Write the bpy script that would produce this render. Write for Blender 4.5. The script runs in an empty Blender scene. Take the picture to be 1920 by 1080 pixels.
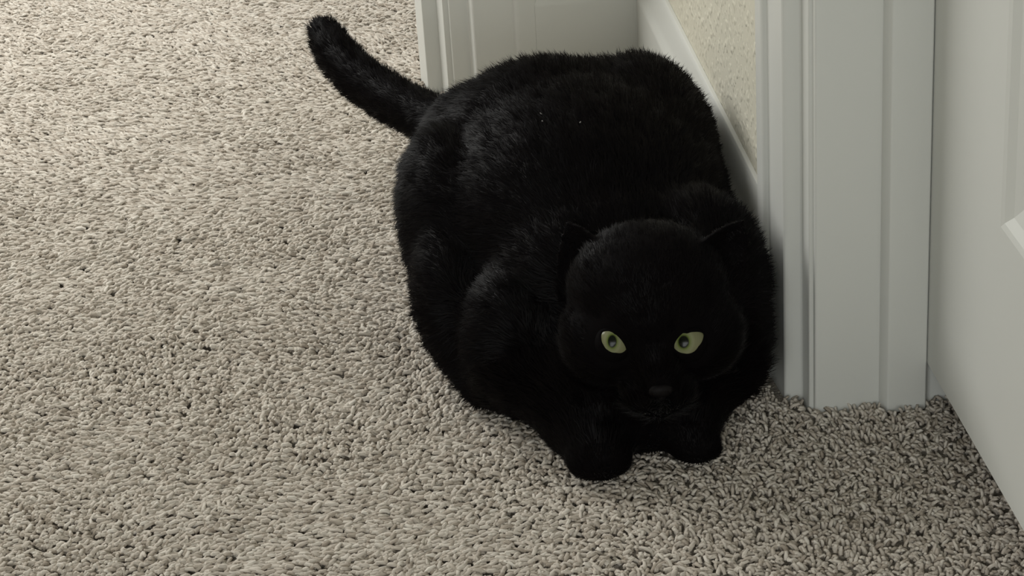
import bpy, bmesh, math, random
import numpy as np
from mathutils import Vector, Matrix, Euler
random.seed(7)
rng = np.random.default_rng(11)
scene = bpy.context.scene
C = scene.collection

# ------------------------------------------------------------------ camera
FPX = 4235.5
CAM = Vector((-0.3188, -1.4258, 0.8237))
RIGHT = Vector((0.99305909, -0.10086764, -0.06049264))
UP = Vector((0.09861624, 0.43377769, 0.89560692))
FWD = Vector((0.0640974, 0.89535615, -0.44071406))
cd = bpy.data.cameras.new('camera')
cam = bpy.data.objects.new('camera', cd)
C.objects.link(cam)
mw = Matrix(((RIGHT.x, UP.x, -FWD.x, CAM.x), (RIGHT.y, UP.y, -FWD.y, CAM.y),
             (RIGHT.z, UP.z, -FWD.z, CAM.z), (0, 0, 0, 1)))
cam.matrix_world = mw
cd.sensor_width = 36.0
cd.lens = FPX / 1920 * 36.0
cd.clip_start = 0.02
scene.camera = cam

# ------------------------------------------------------------------ light
world = bpy.data.worlds.new('world')
scene.world = world
world.use_nodes = True
bg = world.node_tree.nodes['Background']
bg.inputs['Color'].default_value = (0.965, 1.0, 0.975, 1)
bg.inputs['Strength'].default_value = 0.7

def area(name, loc, target, sx, sy, power, col):
    l = bpy.data.lights.new(name, 'AREA')
    l.shape = 'RECTANGLE'; l.size = sx; l.size_y = sy
    l.energy = power; l.color = col
    o = bpy.data.objects.new(name, l)
    C.objects.link(o)
    o.location = loc
    o.rotation_euler = (Vector(target) - Vector(loc)).to_track_quat('-Z', 'Y').to_euler()
    return o
area('window_daylight', (-1.32, 1.18, 1.24), (-0.70, 0.62, 0.0), 1.2, 0.8, 31, (1.0, 0.99, 0.95))

area('added_hall_fill', (-0.70, -2.28, 0.78), (-0.30, 0.0, 0.40), 1.3, 1.05, 22, (0.97, 1.0, 1.0))  # fill light added behind the camera to brighten the door jamb

vs = scene.view_settings
vs.view_transform = 'Standard'
vs.look = 'None'
vs.exposure = -0.08
vs.gamma = 1.0
vs.use_curve_mapping = False

# ------------------------------------------------------------------ helpers
def mat(name, col, rough=0.5, spec=0.5, build=None):
    m = bpy.data.materials.new(name)
    m.use_nodes = True
    b = m.node_tree.nodes['Principled BSDF']
    b.inputs['Base Color'].default_value = (*col, 1)
    b.inputs['Roughness'].default_value = rough
    b.inputs['Specular IOR Level'].default_value = spec
    if build: build(m.node_tree, b)
    return m

def noise_bump(scale, strength, dist, detail=3.0, ramp=None):
    def f(nt, b):
        tc = nt.nodes.new('ShaderNodeTexCoord')
        n = nt.nodes.new('ShaderNodeTexNoise')
        n.inputs['Scale'].default_value = scale
        n.inputs['Detail'].default_value = detail
        nt.links.new(tc.outputs['Object'], n.inputs['Vector'])
        h = n.outputs['Fac']
        if ramp:
            r = nt.nodes.new('ShaderNodeValToRGB')
            r.color_ramp.elements[0].position = ramp[0]
            r.color_ramp.elements[1].position = ramp[1]
            nt.links.new(h, r.inputs['Fac']); h = r.outputs['Color']
        bp = nt.nodes.new('ShaderNodeBump')
        bp.inputs['Strength'].default_value = strength
        bp.inputs['Distance'].default_value = dist
        nt.links.new(h, bp.inputs['Height'])
        nt.links.new(bp.outputs['Normal'], b.inputs['Normal'])
    return f

M_TRIM = mat('white_trim_paint', (0.655, 0.665, 0.635), 0.42, 0.4, noise_bump(60, 0.08, 0.001))
M_DOOR = mat('white_door_paint', (0.655, 0.665, 0.635), 0.45, 0.4, noise_bump(45, 0.08, 0.001))
M_WALL = mat('cream_orange_peel_wall', (0.66, 0.635, 0.53), 0.75, 0.25, noise_bump(120, 0.55, 0.0018, 1.5, (0.50, 0.72)))
M_CEIL = mat('white_ceiling', (0.55, 0.54, 0.51), 0.9, 0.1)
M_BACK = mat('carpet_backing', (0.42, 0.385, 0.335), 0.95, 0.1, noise_bump(260, 1.0, 0.004))

def finish(name, bm, m, parent=None, smooth=False, kind=None):
    bmesh.ops.recalc_face_normals(bm, faces=bm.faces)
    me = bpy.data.meshes.new(name)
    bm.to_mesh(me); bm.free()
    me.materials.append(m)
    if smooth:
        me.polygons.foreach_set('use_smooth', [True] * len(me.polygons))
    o = bpy.data.objects.new(name, me)
    C.objects.link(o)
    if parent: o.parent = parent
    if kind: o['kind'] = kind
    return o

def add_box(bm, a, b):
    x0, y0, z0 = a; x1, y1, z1 = b
    v = [bm.verts.new(p) for p in ((x0,y0,z0),(x1,y0,z0),(x1,y1,z0),(x0,y1,z0),(x0,y0,z1),(x1,y0,z1),(x1,y1,z1),(x0,y1,z1))]
    for f in ((0,3,2,1),(4,5,6,7),(0,1,5,4),(1,2,6,5),(2,3,7,6),(3,0,4,7)):
        bm.faces.new([v[i] for i in f])

def add_prism(bm, poly, z0, z1):
    """vertical prism over a plan outline [(x, y), ...]"""
    lo = [bm.verts.new((x, y, z0)) for x, y in poly]
    hi = [bm.verts.new((x, y, z1)) for x, y in poly]
    n = len(poly)
    bm.faces.new(lo); bm.faces.new(hi)
    for i in range(n):
        bm.faces.new((lo[i], lo[(i+1) % n], hi[(i+1) % n], hi[i]))

def add_extrude(bm, prof, p0, p1):
    """extrude a 3-D outline by vector p1-p0"""
    d = Vector(p1) - Vector(p0)
    lo = [bm.verts.new(Vector(p)) for p in prof]
    hi = [bm.verts.new(Vector(p) + d) for p in prof]
    n = len(prof)
    bm.faces.new(lo); bm.faces.new(hi)
    for i in range(n):
        bm.faces.new((lo[i], lo[(i+1) % n], hi[(i+1) % n], hi[i]))

def bevel(o, w=0.001, seg=2):
    md = o.modifiers.new('bevel', 'BEVEL')
    md.width = w; md.segments = seg; md.limit_method = 'ANGLE'; md.angle_limit = math.radians(35)
    o.data.polygons.foreach_set('use_smooth', [True] * len(o.data.polygons))
    wn = o.modifiers.new('weighted_normal', 'WEIGHTED_NORMAL')
    return o

# ------------------------------------------------------------------ the setting
ZF = -0.009          # carpet backing level; pile tops reach about z = 0
HT = 2.40
WX = -0.014          # face of the right wall (jamb edges lie at x = 0)
WY = 0.681           # face of the far wall
JY = 0.691           # jamb edge of the doorway in the far wall
DX = 0.081           # face of the closed door

bm = bmesh.new(); add_box(bm, (-3.3, -2.45, ZF - 0.02), (0.9, 5.0, ZF))
finish('floor', bm, M_BACK, kind='structure')

# right wall: from the far corner to the door opening, over the door, and on toward the viewer
bm = bmesh.new()
add_box(bm, (WX, 0.034, ZF), (0.116, WY + 0.12, HT))
finish('wall_right', bm, M_WALL, kind='structure')
bm = bmesh.new()
add_box(bm, (WX, -0.80, 2.05), (0.116, 0.034, HT))
finish('wall_right_over_door', bm, M_WALL, kind='structure')
bm = bmesh.new()
add_box(bm, (-0.180, WY, ZF), (WX, WY + 0.126, HT))
finish('wall_far', bm, M_WALL, kind='structure')
bm = bmesh.new()
add_box(bm, (-0.98, WY, 2.05), (-0.199, WY + 0.126, HT))
finish('wall_far_over_doorway', bm, M_WALL, kind='structure')
bm = bmesh.new()
add_box(bm, (WX, -2.35, ZF), (0.116, -0.80, HT))
finish('wall_right_near', bm, M_WALL, kind='structure')
bm = bmesh.new()
add_box(bm, (-3.3, -2.45, ZF), (0.116, -2.35, HT))
finish('wall_near', bm, M_WALL, kind='structure')  # unseen wall, added to shut out world light behind the camera
bm = bmesh.new()
add_box(bm, (-3.3, -2.35, ZF), (-3.2, 5.0, HT))
finish('wall_left', bm, M_WALL, kind='structure')  # unseen wall, added to block world light from the left
bm = bmesh.new()
add_box(bm, (0.70, -0.95, ZF), (0.80, 0.20, HT)); add_box(bm, (0.116, 0.10, ZF), (0.70, 0.20, HT)); add_box(bm, (0.116, -0.95, ZF), (0.70, -0.85, HT))
finish('wall_behind_door', bm, M_WALL, kind='structure')  # unseen walls, added to keep the gap under the door dark
bm = bmesh.new()
add_box(bm, (-3.3, -2.45, HT), (0.9, 5.0, HT + .05))
finish('ceiling', bm, M_CEIL, kind='structure')

# casing profile: (distance from the inner edge, projection from the wall)
PROF = [(0, -.002), (0, .0022), (.0010, .0032), (.018, .0038), (.0195, .0050), (.0205, .0095), (.0208, .0130), (.0218, .0158), (.0235, .0170),
        (.026, .0168), (.029, .0162), (.060, .0185), (.0620, .0190), (.0630, .0215), (.0650, .0232), (.068, .0236),
        (.082, .0236), (.0845, .0225), (.0855, .0200), (.0855, -.002)]
# right casing, on the right wall beyond the closed door
bm = bmesh.new()
add_prism(bm, [(-t, 0.005 + s) for s, t in PROF], ZF, 2.03)
bevel(finish('trim_1', bm, M_TRIM, kind='structure'), 0.0006)
# left casing, on the far wall, inner edge toward the open doorway
bm = bmesh.new()
add_prism(bm, [(-.2115 + s, JY - t) for s, t in PROF], ZF, 2.03)
bevel(finish('trim_2', bm, M_TRIM, kind='structure'), 0.0006)

# door jamb of the closed door, with its stop
bm = bmesh.new()
add_prism(bm, [(0.0, 0.0012), (0.0012, 0.0), (0.116, 0.0), (0.116, 0.0125), (0.0, 0.0125)], ZF, 2.03)
jamb = bevel(finish('trim_3', bm, M_TRIM, kind='structure'), 0.0008)
bm = bmesh.new()
add_prism(bm, [(0.0475, 0.0), (0.0485, -0.006), (0.0515, -0.0100), (0.0535, -0.0105), (0.0795, -0.0105), (0.0805, -0.0095), (0.0805, 0.0)], ZF + .004, 2.03)
bevel(finish('door_stop', bm, M_TRIM, jamb), 0.0005)
# jamb of the open doorway in the far wall, with its stop
bm = bmesh.new()
add_prism(bm, [(-.2173, JY), (-.2000, JY), (-.2000, JY + .116), (-.2225, JY + .116), (-.2225, JY + .026)], ZF, 2.03)
jamb2 = bevel(finish('trim_4', bm, M_TRIM, kind='structure'), 0.0008)
bm = bmesh.new()
add_prism(bm, [(-.2200, JY + .024), (-.2368, JY + .024), (-.2417, JY + .068), (-.2210, JY + .068)], ZF + .002, 2.03)
bevel(finish('door_stop', bm, M_TRIM, jamb2), 0.0012)

# baseboards: flat face, moulded sloping top
BP = [(0, ZF), (.014, ZF), (.014, .094), (.0132, .098), (.0105, .103), (.0090, .108), (.0070, .119), (.0055, .127), (.0035, .1305), (0, .131)]
bm = bmesh.new()
add_extrude(bm, [(WX - t, 0.0905, z) for t, z in BP], (0, .0905, 0), (0, WY, 0))
bevel(finish('baseboard_right', bm, M_TRIM, kind='structure'), 0.0006)
bm = bmesh.new()
add_extrude(bm, [(-.1285, WY - t, z) for t, z in BP], (-.1285, 0, 0), (WX, 0, 0))
bevel(finish('baseboard_far', bm, M_TRIM, kind='structure'), 0.0006)

# closed panel door
ZB = 0.033
door = bpy.data.objects.new('door_1', None); C.objects.link(door); door['kind'] = 'structure'
door.location = (DX, -0.005, ZB)
def dbox(name, y0, y1, z0, z1):
    bm = bmesh.new(); add_box(bm, (DX, y0, z0), (DX + .035, y1, z1))
    o = finish(name, bm, M_DOOR, None)
    o.data.transform(Matrix.Translation((-DX, .005, -ZB)))
    o.parent = door
    return o
Y0, Y1 = -0.004, -0.764
S1, S2 = -0.1690, -0.599       # panel edges at the two stiles
MID = ((S1 + S2) / 2 + .055, (S1 + S2) / 2 - .055)
R0, R1, R2, R3, R4 = 0.2140, 0.80, 0.99, 1.60, 1.72
ZT = 2.03
dbox('stile', S1, Y0, ZB, ZT); dbox('stile', Y1, S2, ZB, ZT); dbox('mullion', MID[1], MID[0], R0, ZT - .115)
dbox('bottom_rail', S2, S1, ZB, R0); dbox('lock_rail', S2, S1, R1, R2); dbox('rail', S2, S1, R3, R4); dbox('top_rail', S2, S1, ZT - .115, ZT)
for (za, zb) in ((R0, R1), (R2, R3), (R4, ZT - .115)):
    for (ya, yb) in ((S1, MID[0]), (MID[1], S2)):
        bm = bmesh.new()
        rings = []
        for inset, dep in ((0, 0.0), (.004, .0012), (.010, .0052), (.022, .0092), (.026, .0095), (.030, .0085), (.058, .0040), (.062, .0036)):
            rings.append([bm.verts.new((DX + dep, y, z)) for y, z in ((ya - inset, za + inset), (yb + inset, za + inset), (yb + inset, zb - inset), (ya - inset, zb - inset))])
        for a, b in zip(rings, rings[1:]):
            for i in range(4):
                bm.faces.new((a[i], a[(i+1) % 4], b[(i+1) % 4], b[i]))
        bm.faces.new(rings[-1])
        back = [bm.verts.new((DX + .030, y, z)) for y, z in ((ya, za), (yb, za), (yb, zb), (ya, zb))]
        for i in range(4):
            bm.faces.new((rings[0][i], rings[0][(i+1) % 4], back[(i+1) % 4], back[i]))
        bm.faces.new(back)
        o = finish('panel', bm, M_DOOR, None)
        o.data.transform(Matrix.Translation((-DX, .005, -ZB)))
        o.parent = door

def raw_mesh(name, verts, loops, start, smooth=True):
    me = bpy.data.meshes.new(name)
    me.vertices.add(len(verts)); me.vertices.foreach_set('co', verts.astype(np.float32).ravel())
    me.loops.add(len(loops)); me.loops.foreach_set('vertex_index', loops.astype(np.int32))
    me.polygons.add(len(start)); me.polygons.foreach_set('loop_start', start.astype(np.int32))
    if smooth: me.polygons.foreach_set('use_smooth', np.ones(len(start), bool))
    me.update(calc_edges=True)
    return me
# ------------------------------------------------------------------ the cat
def fur_nodes(nt, b):
    b.inputs['Sheen Weight'].default_value = 0.05
    b.inputs['Sheen Roughness'].default_value = 0.35
M_FUR = mat('black_fur', (.0016, .0009, .0013), 0.50, 0.075, fur_nodes)
M_SKIN = mat('black_undercoat', (.0014, .0008, .0011), 0.8, 0.06)
M_NOSE = mat('dark_nose_leather', (.004, .003, .0033), 0.6, 0.12)

def ball(bm, c, r, rot=(0, 0, 0), sub=3):
    m = Matrix.Translation(c) @ Euler([math.radians(a) for a in rot]).to_matrix().to_4x4() @ Matrix.Diagonal((*[abs(k) for k in r], 1))
    bmesh.ops.create_icosphere(bm, subdivisions=sub, radius=1, matrix=m)

def limb(bm, P, R, n=10):
    P = [Vector(p) for p in P]
    for k in range(len(P) - 1):
        m = max(2, int((P[k+1] - P[k]).length / (0.35 * min(R[k], R[k+1]))))
        for i in range(m + 1):
            t = i / m
            ball(bm, P[k].lerp(P[k+1], t), [R[k] * (1 - t) + R[k+1] * t] * 3, sub=2)

def remeshed(bm, voxel, smooth):
    me = bpy.data.meshes.new('tmp'); bm.to_mesh(me); bm.free()
    o = bpy.data.objects.new('tmp', me); C.objects.link(o)
    r = o.modifiers.new('r', 'REMESH'); r.mode = 'VOXEL'; r.voxel_size = voxel
    if smooth:
        s = o.modifiers.new('s', 'SMOOTH'); s.iterations = smooth; s.factor = 0.5
    dg = bpy.context.evaluated_depsgraph_get()
    out = bpy.data.meshes.new_from_object(o.evaluated_get(dg))
    bpy.data.objects.remove(o); bpy.data.meshes.remove(me)
    return out

# torso, haunches and limbs
bm = bmesh.new()
ball(bm, (-.142, .175, .101), (.110, .150, .092))                    # back and ribs
ball(bm, (-.150, .150, .054), (.124, .145, .056))                    # belly
ball(bm, (-.160, .255, .110), (.095, .100, .078))                    # rump
ball(bm, (-.118, .255, .112), (.060, .095, .070))
ball(bm, (-.205, .285, .094), (.065, .072, .072))                    # root of the tail
ball(bm, (-.132, .068, .088), (.094, .082, .072))                    # shoulders
ball(bm, (-.240, .205, .078), (.046, .096, .080), (0, -6, 4))        # haunch on the bright side
ball(bm, (-.248, .145, .058), (.034, .086, .058), (0, 0, -4))        # its knee
ball(bm, (-.083, .236, .117), (.052, .114, .070), (0, 0, 2))         # haunch by the wall
ball(bm, (-.074, .040, .096), (.045, .080, .062), (0, 0, 2))         # shoulder by the casing
ball(bm, (-.068, .020, .056), (.038, .058, .052))                    # elbow by the casing
ball(bm, (-.205, .045, .056), (.046, .062, .058))                    # elbow, bright side
ball(bm, (-.212, .040, .030), (.034, .052, .030), (0, 0, 28))
ball(bm, (-.135, -.012, .050), (.072, .046, .050))                   # breast
ball(bm, (-.165, -.005, .034), (.050, .040, .034))
ball(bm, (-.132, -.026, .027), (.052, .034, .030))
limb(bm, [(-.252, .150, .022), (-.245, .090, .018), (-.236, .050, .016)], (.022, .021, .018))   # hind foot
limb(bm, [(-.195, .020, .030), (-.180, -.030, .022), (-.168, -.060, .019)], (.030, .025, .0225)) # foreleg
limb(bm, [(-.072, .025, .030), (-.090, -.025, .022), (-.098, -.052, .016)], (.028, .022, .017))
for c, q in (((-.168, -.062), 1.15), ((-.098, -.056), .95)):           # toes
    for k, (ddx, ddy) in enumerate(((-.0145, -.006), (-.005, -.0115), (.005, -.0115), (.0145, -.006))):
        ball(bm, (c[0] + ddx * q, c[1] + ddy * q, .0115 * q), (.0080 * q, .0105 * q, .0105 * q), sub=2)
TAIL = [(-.222, .325, .105), (-.250, .372, .106), (-.279, .430, .104), (-.305, .490, .104), (-.325, .545, .110), (-.335, .588, .118)]
limb(bm, TAIL, (.030, .0215, .0205, .0205, .0195, .0150))
body0 = remeshed(bm, .0042, 16)

# head, neck and ears
bm = bmesh.new(); bm.from_mesh(body0); bpy.data.meshes.remove(body0)
HC = Vector((-.1245, -.030, .108))
ball(bm, HC + Vector((.001, .010, .014)), (.057, .052, .045))               # skull
ball(bm, HC + Vector((-.029, -.004, -.014)), (.035, .040, .034))         # cheeks
ball(bm, HC + Vector((.030, -.008, -.014)), (.035, .040, .034))
ball(bm, HC + Vector((0, -.018, .005)), (.042, .034, .034))              # forehead
ball(bm, HC + Vector((-.0020, -.042, -.018)), (.017, .022, .018))        # nose bridge
ball(bm, HC + Vector((-.0020, -.052, -.030)), (.012, .014, .010))
ball(bm, HC + Vector((-.0130, -.046, -.040)), (.0155, .0155, .0130))     # whisker pads
ball(bm, HC + Vector((.0080, -.048, -.040)), (.0155, .0155, .0130))
ball(bm, HC + Vector((-.0030, -.042, -.052)), (.0130, .0130, .0100))     # chin
limb(bm, [HC + Vector((0, .02, -.004)), (-.130, .055, .094)], (.043, .058))  # neck
head0 = remeshed(bm, .0030, 9)
bm = bmesh.new(); bm.from_mesh(head0); bpy.data.meshes.remove(head0)
def ear(bm, base, tip, wide, face):
    base, tip, face = Vector(base), Vector(tip), Vector(face).normalized()
    ax = (tip - base); L = ax.length; ax.normalize()
    sd = ax.cross(face).normalized(); nf = sd.cross(ax).normalized()
    NU, NV = 9, 9
    fr, bk = [], []
    for j in range(NV):
        t = j / (NV - 1)
        w = wide * (1 - t) ** .75 * (1 + .25 * t) + .0022
        rf, rb = [], []
        for i in range(NU):
            s = i / (NU - 1) * 2 - 1
            cup = (s * s) * w * .55 - w * .35
            p = base + ax * (L * t * (1 - .06 * s * s)) + sd * (w * s) + nf * cup
            rf.append(bm.verts.new(p + nf * .0022)); rb.append(bm.verts.new(p - nf * .0026))
        fr.append(rf); bk.append(rb)
    for j in range(NV - 1):
        for i in range(NU - 1):
            bm.faces.new((fr[j][i], fr[j][i+1], fr[j+1][i+1], fr[j+1][i]))
            bm.faces.new((bk[j][i], bk[j+1][i], bk[j+1][i+1], bk[j][i+1]))
    for j in range(NV - 1):
        bm.faces.new((fr[j][0], fr[j+1][0], bk[j+1][0], bk[j][0]))
        bm.faces.new((fr[j][-1], bk[j][-1], bk[j+1][-1], fr[j+1][-1]))
    for i in range(NU - 1):
        bm.faces.new((fr[0][i], bk[0][i], bk[0][i+1], fr[0][i+1]))
        bm.faces.new((fr[-1][i], fr[-1][i+1], bk[-1][i+1], bk[-1][i]))
n_head = len(bm.verts)
EARS = (((-.160, -.018, .126), (-.1745, .010, .1655), (-.50, -.8, .25)), ((-.084, -.026, .126), (-.0510, -.010, .1620), (.40, -.85, .25)))
for b_, t_, f_ in EARS:
    ear(bm, b_, t_, .0270, f_)
ear_pts = np.array([tuple(q.co) for q in list(bm.verts)[n_head:]])
bmesh.ops.recalc_face_normals(bm, faces=bm.faces)
body_me = remeshed(bm, .0021, 3)
body_me.name = 'black_cat'
body_me.materials.clear(); body_me.materials.append(M_SKIN)
body_me.polygons.foreach_set('use_smooth', np.ones(len(body_me.polygons), bool))
cat = bpy.data.objects.new('black_cat', body_me); C.objects.link(cat)
cat['label'] = 'black cat with yellow-green eyes crouching on the carpet beside the door frame'
cat['category'] = 'cat'

# eyes: an eyeball with slit pupil, and lids around the almond opening
def eye_nodes(pux, puy, pa, pb):
    def f(nt, b):
        tc = nt.nodes.new('ShaderNodeTexCoord')
        sp = nt.nodes.new('ShaderNodeSeparateXYZ'); nt.links.new(tc.outputs['Object'], sp.inputs[0])
        def mth(op, a, c=None):
            n = nt.nodes.new('ShaderNodeMath'); n.operation = op
            for i, q in enumerate((a, c)):
                if q is None: continue
                if isinstance(q, float): n.inputs[i].default_value = q
                else: nt.links.new(q, n.inputs[i])
            return n.outputs[0]
        ux = mth('DIVIDE', mth('SUBTRACT', sp.outputs[0], pux), pa)
        uy = mth('DIVIDE', mth('SUBTRACT', sp.outputs[1], puy), pb)
        d = mth('SQRT', mth('ADD', mth('MULTIPLY', ux, ux), mth('MULTIPLY', uy, uy)))
        r = nt.nodes.new('ShaderNodeValToRGB'); e = r.color_ramp.elements
        e[0].position = .40; e[0].color = (.002, .004, .001, 1)
        e[1].position = 1.0; e[1].color = (.165, .165, .09, 1)
        for p, c in ((.50, (.10, .13, .03, 1)), (.60, (.155, .175, .08, 1)), (.8, (.195, .20, .115, 1))):
            n = e.new(p); n.color = c
        nt.links.new(mth('MULTIPLY', d, .5), r.inputs['Fac'])
        nt.links.new(r.outputs['Color'], b.inputs['Base Color'])
        b.inputs['Coat Weight'].default_value = 0.12; b.inputs['Coat Roughness'].default_value = 0.05
        b.inputs['Specular IOR Level'].default_value = 0.15
    return f
ER = 0.0135
PXM = 1 / 2735.0
EYES = [((1151, 642), -.0630, [(-22,-19),(-10,-21),(2,-14),(14,-11),(24,4),(25,10),(16,19),(4,19),(-10,15),(-19,5),(-23,-6)], (-3, -2, 9, 13)),
        ((1287, 642), -.0715, [(-27,-3),(-17,-11),(2,-16),(15,-19),(32,-17),(30,-5),(22,7),(10,19),(-5,20),(-19,14),(-26,5)], (-5, -1, 11, 13))]
eye_spots = []
for (eu, ev), ey, poly, (pu, pv, pa, pb) in EYES:
    d = FWD + RIGHT * ((eu - 960) / FPX) + UP * ((540 - ev) / FPX)
    c = CAM + d * ((ey - CAM.y) / d.y)
    eye_spots.append(np.array(c))
    fz = (CAM - c).normalized()
    fx = (RIGHT - fz * RIGHT.dot(fz)).normalized(); fy = fz.cross(fx)
    rot = Matrix((fx, fy, fz)).transposed().to_4x4()
    bm = bmesh.new()
    bmesh.ops.create_uvsphere(bm, u_segments=40, v_segments=24, radius=ER)
    m = mat('yellow_green_eye', (.5, .5, .25), 0.25, 0.5, eye_nodes(pu * PXM, -pv * PXM, pa * PXM, pb * PXM))
    o = finish('eye', bm, m, None, True)
    o.matrix_world = Matrix.Translation(c) @ rot
    o.parent = cat
    o['label'] = 'yellow-green eye with a dark pupil'
    # lids
    ang = np.array([math.atan2(-b, a) for a, b in poly]); rr = np.array([math.hypot(a, b) for a, b in poly]) * PXM
    od = np.argsort(ang); ang = ang[od]; rr = rr[od]
    NA = 64
    th = np.linspace(-math.pi, math.pi, NA, endpoint=False)
    rho = np.interp(th, np.concatenate([ang - 2*math.pi, ang, ang + 2*math.pi]), np.tile(rr, 3))
    rho = (np.roll(rho, 1) + 2 * rho + np.roll(rho, -1)) / 4
    bm = bmesh.new()
    RS = ER * 1.06
    rings = []
    phi0 = np.arcsin(np.clip(rho / ER, 0, .985))
    for k in range(9):
        t = k / 8
        ph = phi0 * (1 - t) + 1.75 * t
        R_ = ER * 1.004 if k == 0 else RS
        if k == 1: ph = phi0 + .05
        rings.append([bm.verts.new((R_ * math.sin(p) * math.cos(a), R_ * math.sin(p) * math.sin(a), R_ * math.cos(p))) for p, a in zip(ph, th)])
    for a, b in zip(rings, rings[1:]):
        for i in range(NA):
            bm.faces.new((a[i], a[(i+1) % NA], b[(i+1) % NA], b[i]))
    o = finish('eyelid', bm, M_SKIN, None, True)
    o.matrix_world = Matrix.Translation(c) @ rot
    o.parent = cat

# nose leather
bm = bmesh.new()
NP = HC + Vector((-.0025, -.0625, -.0290))
ball(bm, NP, (.0085, .0045, .0055), (25, 0, 0))
ball(bm, NP + Vector((0, .0010, -.0045)), (.0035, .0040, .0050))
o = finish('nose', bm, M_NOSE, cat, True)

# pale lint caught in the fur of the back
from mathutils.bvhtree import BVHTree
bm = bmesh.new(); bm.from_mesh(body_me); tree = BVHTree.FromBMesh(bm); bm.free()
M_LINT = mat('pale_lint', (.30, .29, .28), 0.9, 0.1)
for k, (lu, lv) in enumerate(((1014, 213), (1017, 227), (1088, 229))):
    d = (FWD + RIGHT * ((lu - 960) / FPX) + UP * ((540 - lv) / FPX)).normalized()
    hit, nrm_, _, _ = tree.ray_cast(CAM, d)
    if hit is None: continue
    bm = bmesh.new()
    ball(bm, (0, 0, 0), (.0010, .0006, .0005), sub=1)
    for vv in bm.verts: vv.co *= 1 + .35 * math.sin(37 * vv.co.x * 1000 + 11 * vv.co.y * 1000 + k)
    o = finish('lint_speck', bm, M_LINT, cat, True)
    o.location = hit - d * .010
    o.rotation_euler = (.3 * k, .7, 1.1 * k)

# fur: tapering strands rooted in the skin, longer on the body than on face, ears and paws
me = body_me
me.calc_loop_triangles()
nvv = len(me.vertices)
co = np.empty(nvv * 3, np.float32); me.vertices.foreach_get('co', co); co = co.reshape(-1, 3).astype(float)
no = np.empty(nvv * 3, np.float32); me.vertices.foreach_get('normal', no); no = no.reshape(-1, 3).astype(float)
tv = np.empty(len(me.loop_triangles) * 3, np.int32); me.loop_triangles.foreach_get('vertices', tv); tv = tv.reshape(-1, 3)
e1 = co[tv[:, 1]] - co[tv[:, 0]]; e2 = co[tv[:, 2]] - co[tv[:, 0]]
ar = np.linalg.norm(np.cross(e1, e2), axis=1)
NS = 200000
ti = rng.choice(len(tv), NS, p=ar / ar.sum())
a = rng.random(NS); b = rng.random(NS); fl = a + b > 1; a[fl] = 1 - a[fl]; b[fl] = 1 - b[fl]
P = co[tv[ti, 0]] + e1[ti] * a[:, None] + e2[ti] * b[:, None]
Nn = no[tv[ti, 0]] * (1 - a - b)[:, None] + no[tv[ti, 1]] * a[:, None] + no[tv[ti, 2]] * b[:, None]
Nn /= np.linalg.norm(Nn, axis=1)[:, None]
ok = ~((P[:, 2] < .004) & (Nn[:, 2] < 0))
for es in eye_spots:
    ok &= np.linalg.norm(P - es, axis=1) > ER * 1.42
ok &= np.linalg.norm(P - np.array(NP), axis=1) > .008
P = P[ok]; Nn = Nn[ok]; NS = len(P)
# comb direction: along the spine from nose to tail tip, then downward on the flanks
spine = np.array([(-.127, -.098, .070), (-.125, -.062, .130), (-.124, -.010, .152), (-.128, .060, .160), (-.138, .150, .180), (-.165, .260, .180), (-.215, .325, .130)] + TAIL[1:])
best = np.full(NS, 9.0); Tn = np.zeros((NS, 3)); seg = np.zeros(NS, int)
for k in range(len(spine) - 1):
    A, B = spine[k], spine[k + 1]; AB = B - A
    t = np.clip(((P - A) @ AB) / (AB @ AB), 0, 1)
    d = np.linalg.norm(P - A - t[:, None] * AB, axis=1)
    w = d < best
    best[w] = d[w]; Tn[w] = AB / np.linalg.norm(AB); seg[w] = k
down = np.array([0, 0, -1.0])
tailz = seg >= 6
dirn = Tn + down * np.where(tailz, .05, .55)[:, None] * np.clip(best / .08, 0, 1.2)[:, None]
headd = np.linalg.norm(P - np.array(HC), axis=1)
hw = np.clip((.075 - headd) / .02, 0, 1)
earw = np.zeros(NS)
hi_ = np.where((headd < .10) & (P[:, 2] > .125))[0]
for q in range(0, len(hi_), 4000):
    ii = hi_[q:q + 4000]
    earw[ii] = np.linalg.norm(P[ii][:, None] - ear_pts[None], axis=2).min(1) < .0042
rad_out = P - np.array(HC) - np.array([0, -.06, -.03])
rad_out /= np.linalg.norm(rad_out, axis=1)[:, None]
dirn = dirn * (1 - hw)[:, None] + rad_out * hw[:, None]
dirn = dirn - Nn * np.sum(dirn * Nn, 1)[:, None]
dirn /= np.linalg.norm(dirn, axis=1)[:, None] + 1e-9
L = .0125 * (1 - hw) + .0055 * hw
L = np.where(tailz, .011, L)
L = np.where(earw > 0, .0028, L)
L = np.where((P[:, 2] < .03) & (P[:, 1] < .02), np.minimum(L, .0045), L)
L = np.where(P[:, 2] < .014, np.minimum(L, .006), L)
L *= rng.uniform(.7, 1.25, NS)
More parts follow.
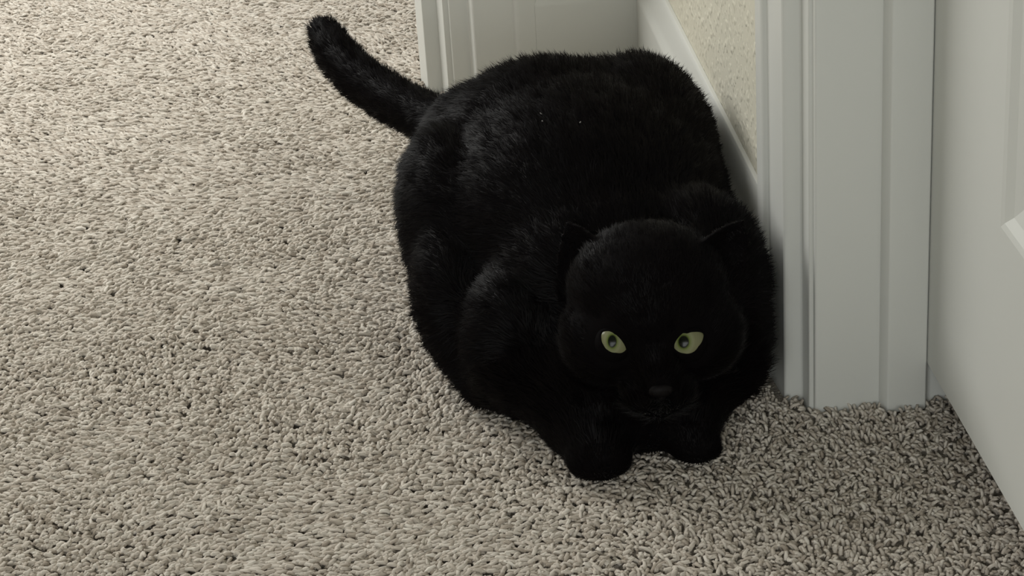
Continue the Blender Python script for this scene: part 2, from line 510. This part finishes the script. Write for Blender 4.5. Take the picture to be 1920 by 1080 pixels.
# clumping: strands near one another share a lean
ck = np.floor(P / .006).astype(int)
hsh = (ck[:, 0] * 73856093 ^ ck[:, 1] * 19349663 ^ ck[:, 2] * 83492791) % 4096
cl_r = np.random.default_rng(5).normal(0, 1, (4096, 3))
jit = cl_r[hsh] * .22 + rng.normal(0, .16, (NS, 3))
lift = np.where(tailz, .42, .36) + rng.normal(0, .10, NS)
lift = np.where(hw > .3, .25, lift)
d0 = dirn + Nn * (lift + .25)[:, None] + jit * .5; d0 /= np.linalg.norm(d0, axis=1)[:, None]
d1 = dirn + Nn * (lift - .12)[:, None] + jit; d1 /= np.linalg.norm(d1, axis=1)[:, None]
p0 = P - Nn * .0006
p1 = p0 + d0 * (L * .5)[:, None]
p2 = p1 + d1 * (L * .5)[:, None]
for q in (p1, p2):
    q[:, 2] = np.maximum(q[:, 2], .0005)
    q[:, 0] = np.where((q[:, 1] > .002) & (q[:, 1] < .0925), np.minimum(q[:, 0], -.0245), q[:, 0])
    q[:, 0] = np.where((q[:, 1] >= .0925) & (q[:, 1] < .68), np.minimum(q[:, 0], -.029), q[:, 0])
wv = np.cross(d0, Nn); wv /= np.linalg.norm(wv, axis=1)[:, None] + 1e-9
wd = np.where(hw > .3, .00022, .00030) * rng.uniform(.7, 1.3, NS)
FV = np.stack([p0 - wv * wd[:, None], p0 + wv * wd[:, None], p1 + wv * (wd * .75)[:, None], p1 - wv * (wd * .75)[:, None], p2], 1)
offs = (np.arange(NS) * 5)[:, None]
FL = np.concatenate([np.array([0, 1, 2, 3])[None] + offs, np.array([3, 2, 4])[None] + offs], 1).ravel()
FS = np.concatenate([[0], np.cumsum(np.tile([4, 3], NS))[:-1]])
fme = raw_mesh('fur', FV.reshape(-1, 3), FL, FS, True)
fme.materials.append(M_FUR)
fur = bpy.data.objects.new('fur', fme); C.objects.link(fur)
fur.parent = cat; fur['kind'] = 'stuff'

# ------------------------------------------------------------------ carpet pile (nobody could count the tufts)
def lattice(seed, cell):
    g = np.random.default_rng(seed).random((64, 64))
    def f(x, y):
        u = x / cell + 31.3; v = y / cell + 17.7
        i = np.floor(u).astype(int); j = np.floor(v).astype(int)
        a = u - i; b = v - j
        a = a * a * (3 - 2 * a); b = b * b * (3 - 2 * b)
        i %= 63; j %= 63
        return (g[i, j] * (1 - a) * (1 - b) + g[i + 1, j] * a * (1 - b) + g[i, j + 1] * (1 - a) * b + g[i + 1, j + 1] * a * b) * 2 - 1
    return f

def to_px(P):
    d = P - np.array(CAM)
    z = d @ np.array(FWD)
    return 960 + FPX * (d @ np.array(RIGHT)) / z, 540 - FPX * (d @ np.array(UP)) / z

n6 = lattice(6, .030)
n1, n2, n3, n4, n5 = lattice(1, .16), lattice(2, .055), lattice(3, .02), lattice(4, .05), lattice(5, .16)
low = co[co[:, 2] < .010]
cells = set(map(tuple, np.floor(low[:, :2] / .005).astype(int)))

def tuft_spots(SP, x0, x1, y0, y1):
    gx, gy = np.meshgrid(np.arange(x0, x1, SP), np.arange(y0, y1, SP))
    gx = gx + rng.uniform(-.5, .5, gx.shape) * SP; gy = gy + rng.uniform(-.5, .5, gy.shape) * SP
    px = gx.ravel(); py = gy.ravel()
    keep = ~((px > -.0005) & (py > -.0015) & (py < JY + .128))                        # wall and jamb
    keep &= ~((px > .046) & (px < .082) & (py > -.012))
    keep &= ~((px > -.0050) & (py > .0035) & (py < .025))
    keep &= ~((px > -.0245) & (py > .0225) & (py < .0925))
    keep &= ~((px > WX - .0145) & (py > .0925) & (py < JY + .128))
    keep &= ~((px > -.2115) & (py > JY - .0245) & (py < JY + .128))
    keep &= ~((px > -.2240) & (py > JY - .002) & (py < JY + .117))
    keep &= ~((px > -.2410) & (py > JY + .022) & (py < JY + .070))
    keep &= ~((px > .115))
    for gy_ in set(c_[1] for c_ in cells):                         # nothing stands right under the cat
        xs_ = [c_[0] for c_ in cells if c_[1] == gy_]
        if max(xs_) - min(xs_) > 14 and gy_ * .005 > .03:
            keep &= ~((np.floor(py / .005).astype(int) == gy_) & (px > (min(xs_) + 5) * .005) & (px < (max(xs_) - 4) * .005))
    px = px[keep]; py = py[keep]
    u, v = to_px(np.stack([px, py, px * 0], 1))
    return px, py, (u > -100) & (u < 2000) & (v > -60) & (v < 1180)

def tufts(px, py, first, SIDES, fat):
    """one bent, tapering yarn end for each spot: vertices, face loops, face sizes"""
    NT = len(px)
    calm = np.clip((px + .27) / .20, 0, 1)      # pile near the door stands up; by the bright side it is combed over
    az = np.where(rng.random(NT) < .75, np.pi, 0.0) + .75 * np.clip((.75 - py) / .6, 0, 1) + n1(px, py) * .45 + n2(px, py) * .45 + rng.normal(0, .40, NT) * (1 + 2.0 * calm)
    lean = np.clip(1.08 - .55 * calm + .30 * n4(px, py) + .25 * n5(px, py) + rng.normal(0, .22, NT), .05, 1.35)
    grv = n6(px * .32 - py * .10, py) * (1 - .6 * calm)
    hgt = .0088 + .0016 * grv + .0011 * n3(px, py) + .0012 * n2(px, py) + rng.normal(0, .0009, NT) * (1 + .4 * calm) - .0012 * calm - .0016 * np.clip(n5(px, py), 0, 1)
    dx, dy = np.cos(az), np.sin(az)
    sl, cl = np.sin(lean) * fat, np.cos(lean)
    pts = np.zeros((NT, 5, 3))
    D = np.stack([dx, dy, np.zeros(NT)], 1); Z = np.array([0, 0, 1.0])
    pts[:, 0] = np.stack([px, py, np.full(NT, ZF - .0005)], 1)
    pts[:, 1] = pts[:, 0] + Z * (hgt * .55)[:, None] + D * (sl * .0010)[:, None]
    pts[:, 2] = pts[:, 1] + Z * (hgt * .33 * (.4 + .6 * cl))[:, None] + D * (sl * .0036)[:, None]
    pts[:, 3] = pts[:, 2] + Z * (hgt * .22 * cl)[:, None] + D * (sl * .0050 + .0004)[:, None]
    pts[:, 4] = pts[:, 3] + Z * (.0004 * cl - .0012 * sl)[:, None] + D * (sl * .0012)[:, None]
    if first == 2: pts[:, 2, 2] = ZF + hgt * .28
    rad = np.array([.0013, .0017, .0017, .0013])[None, :] * (fat * rng.uniform(.88, 1.28, NT) * (1 - .14 * calm))[:, None]
    side = np.stack([-dy, dx, np.zeros(NT)], 1)
    nrm = np.stack([-dx * cl, -dy * cl, sl * .9 + .1], 1)
    nrm /= np.linalg.norm(nrm, axis=1)[:, None]
    tw = rng.uniform(0, 2 * np.pi, NT)
    use = list(range(first, 4)); RINGS = len(use)
    V = np.zeros((NT, RINGS * SIDES + 1, 3))
    for k, r in enumerate(use):
        for q in range(SIDES):
            a = 2 * np.pi * q / SIDES + tw + .5 * r
            nn = D if r < 1 else nrm
            V[:, k * SIDES + q] = pts[:, r] + (side * np.cos(a)[:, None] + nn * np.sin(a)[:, None]) * rad[:, r:r + 1]
    V[:, -1] = pts[:, 4]
    quads = [(k * SIDES + q, k * SIDES + (q + 1) % SIDES, (k + 1) * SIDES + (q + 1) % SIDES, (k + 1) * SIDES + q) for k in range(RINGS - 1) for q in range(SIDES)]
    tris = [((RINGS - 1) * SIDES + q, (RINGS - 1) * SIDES + (q + 1) % SIDES, RINGS * SIDES) for q in range(SIDES)]
    nv = RINGS * SIDES + 1
    off = (np.arange(NT) * nv)[:, None, None]
    Q = (np.array(quads)[None] + off).reshape(NT, -1)
    T = (np.array(tris)[None] + off).reshape(NT, -1)
    return V.reshape(-1, 3), np.concatenate([Q, T], 1).ravel(), np.tile(np.array([4] * len(quads) + [3] * len(tris)), NT), np.repeat(rng.random(NT), nv)

px, py, seen = tuft_spots(.0035, -0.95, 0.13, -0.40, 1.35)
Va, La, Ta, Ya = tufts(px[seen], py[seen], 1, 4, 1.0)
px, py, seen = tuft_spots(.0055, -1.40, 0.13, -0.70, 1.65)      # coarser pile around the part that the photograph shows
Vb, Lb, Tb, Yb = tufts(px[~seen], py[~seen], 2, 3, 2.1)
V = np.concatenate([Va, Vb]); loops = np.concatenate([La, Lb + len(Va)])
tot = np.concatenate([Ta, Tb]); yarn = np.concatenate([Ya, Yb])
start = np.concatenate([[0], np.cumsum(tot)[:-1]])

me = raw_mesh('carpet_pile', V.reshape(-1, 3), loops, start)
tint = me.attributes.new('yarn', 'FLOAT', 'POINT')
tint.data.foreach_set('value', yarn.astype(np.float32))
def carpet_nodes(nt, b):
    at = nt.nodes.new('ShaderNodeAttribute'); at.attribute_name = 'yarn'
    r = nt.nodes.new('ShaderNodeValToRGB')
    e = r.color_ramp.elements
    e[0].position = 0; e[0].color = (.38, .33, .275, 1)
    e[1].position = 1; e[1].color = (.72, .675, .605, 1)
    for p, c in ((.12, (.50, .445, .38, 1)), (.5, (.59, .54, .475, 1)), (.85, (.65, .60, .53, 1))):
        n = r.color_ramp.elements.new(p); n.color = c
    nt.links.new(at.outputs['Fac'], r.inputs['Fac'])
    nt.links.new(r.outputs['Color'], b.inputs['Base Color'])
M_PILE = mat('beige_carpet_yarn', (.55, .5, .43), 0.9, 0.1, carpet_nodes)
me.materials.append(M_PILE)
pile = bpy.data.objects.new('carpet_pile', me); C.objects.link(pile)
pile['kind'] = 'stuff'; pile['label'] = 'beige twisted cut pile covering the whole carpeted floor'; pile['category'] = 'carpet'
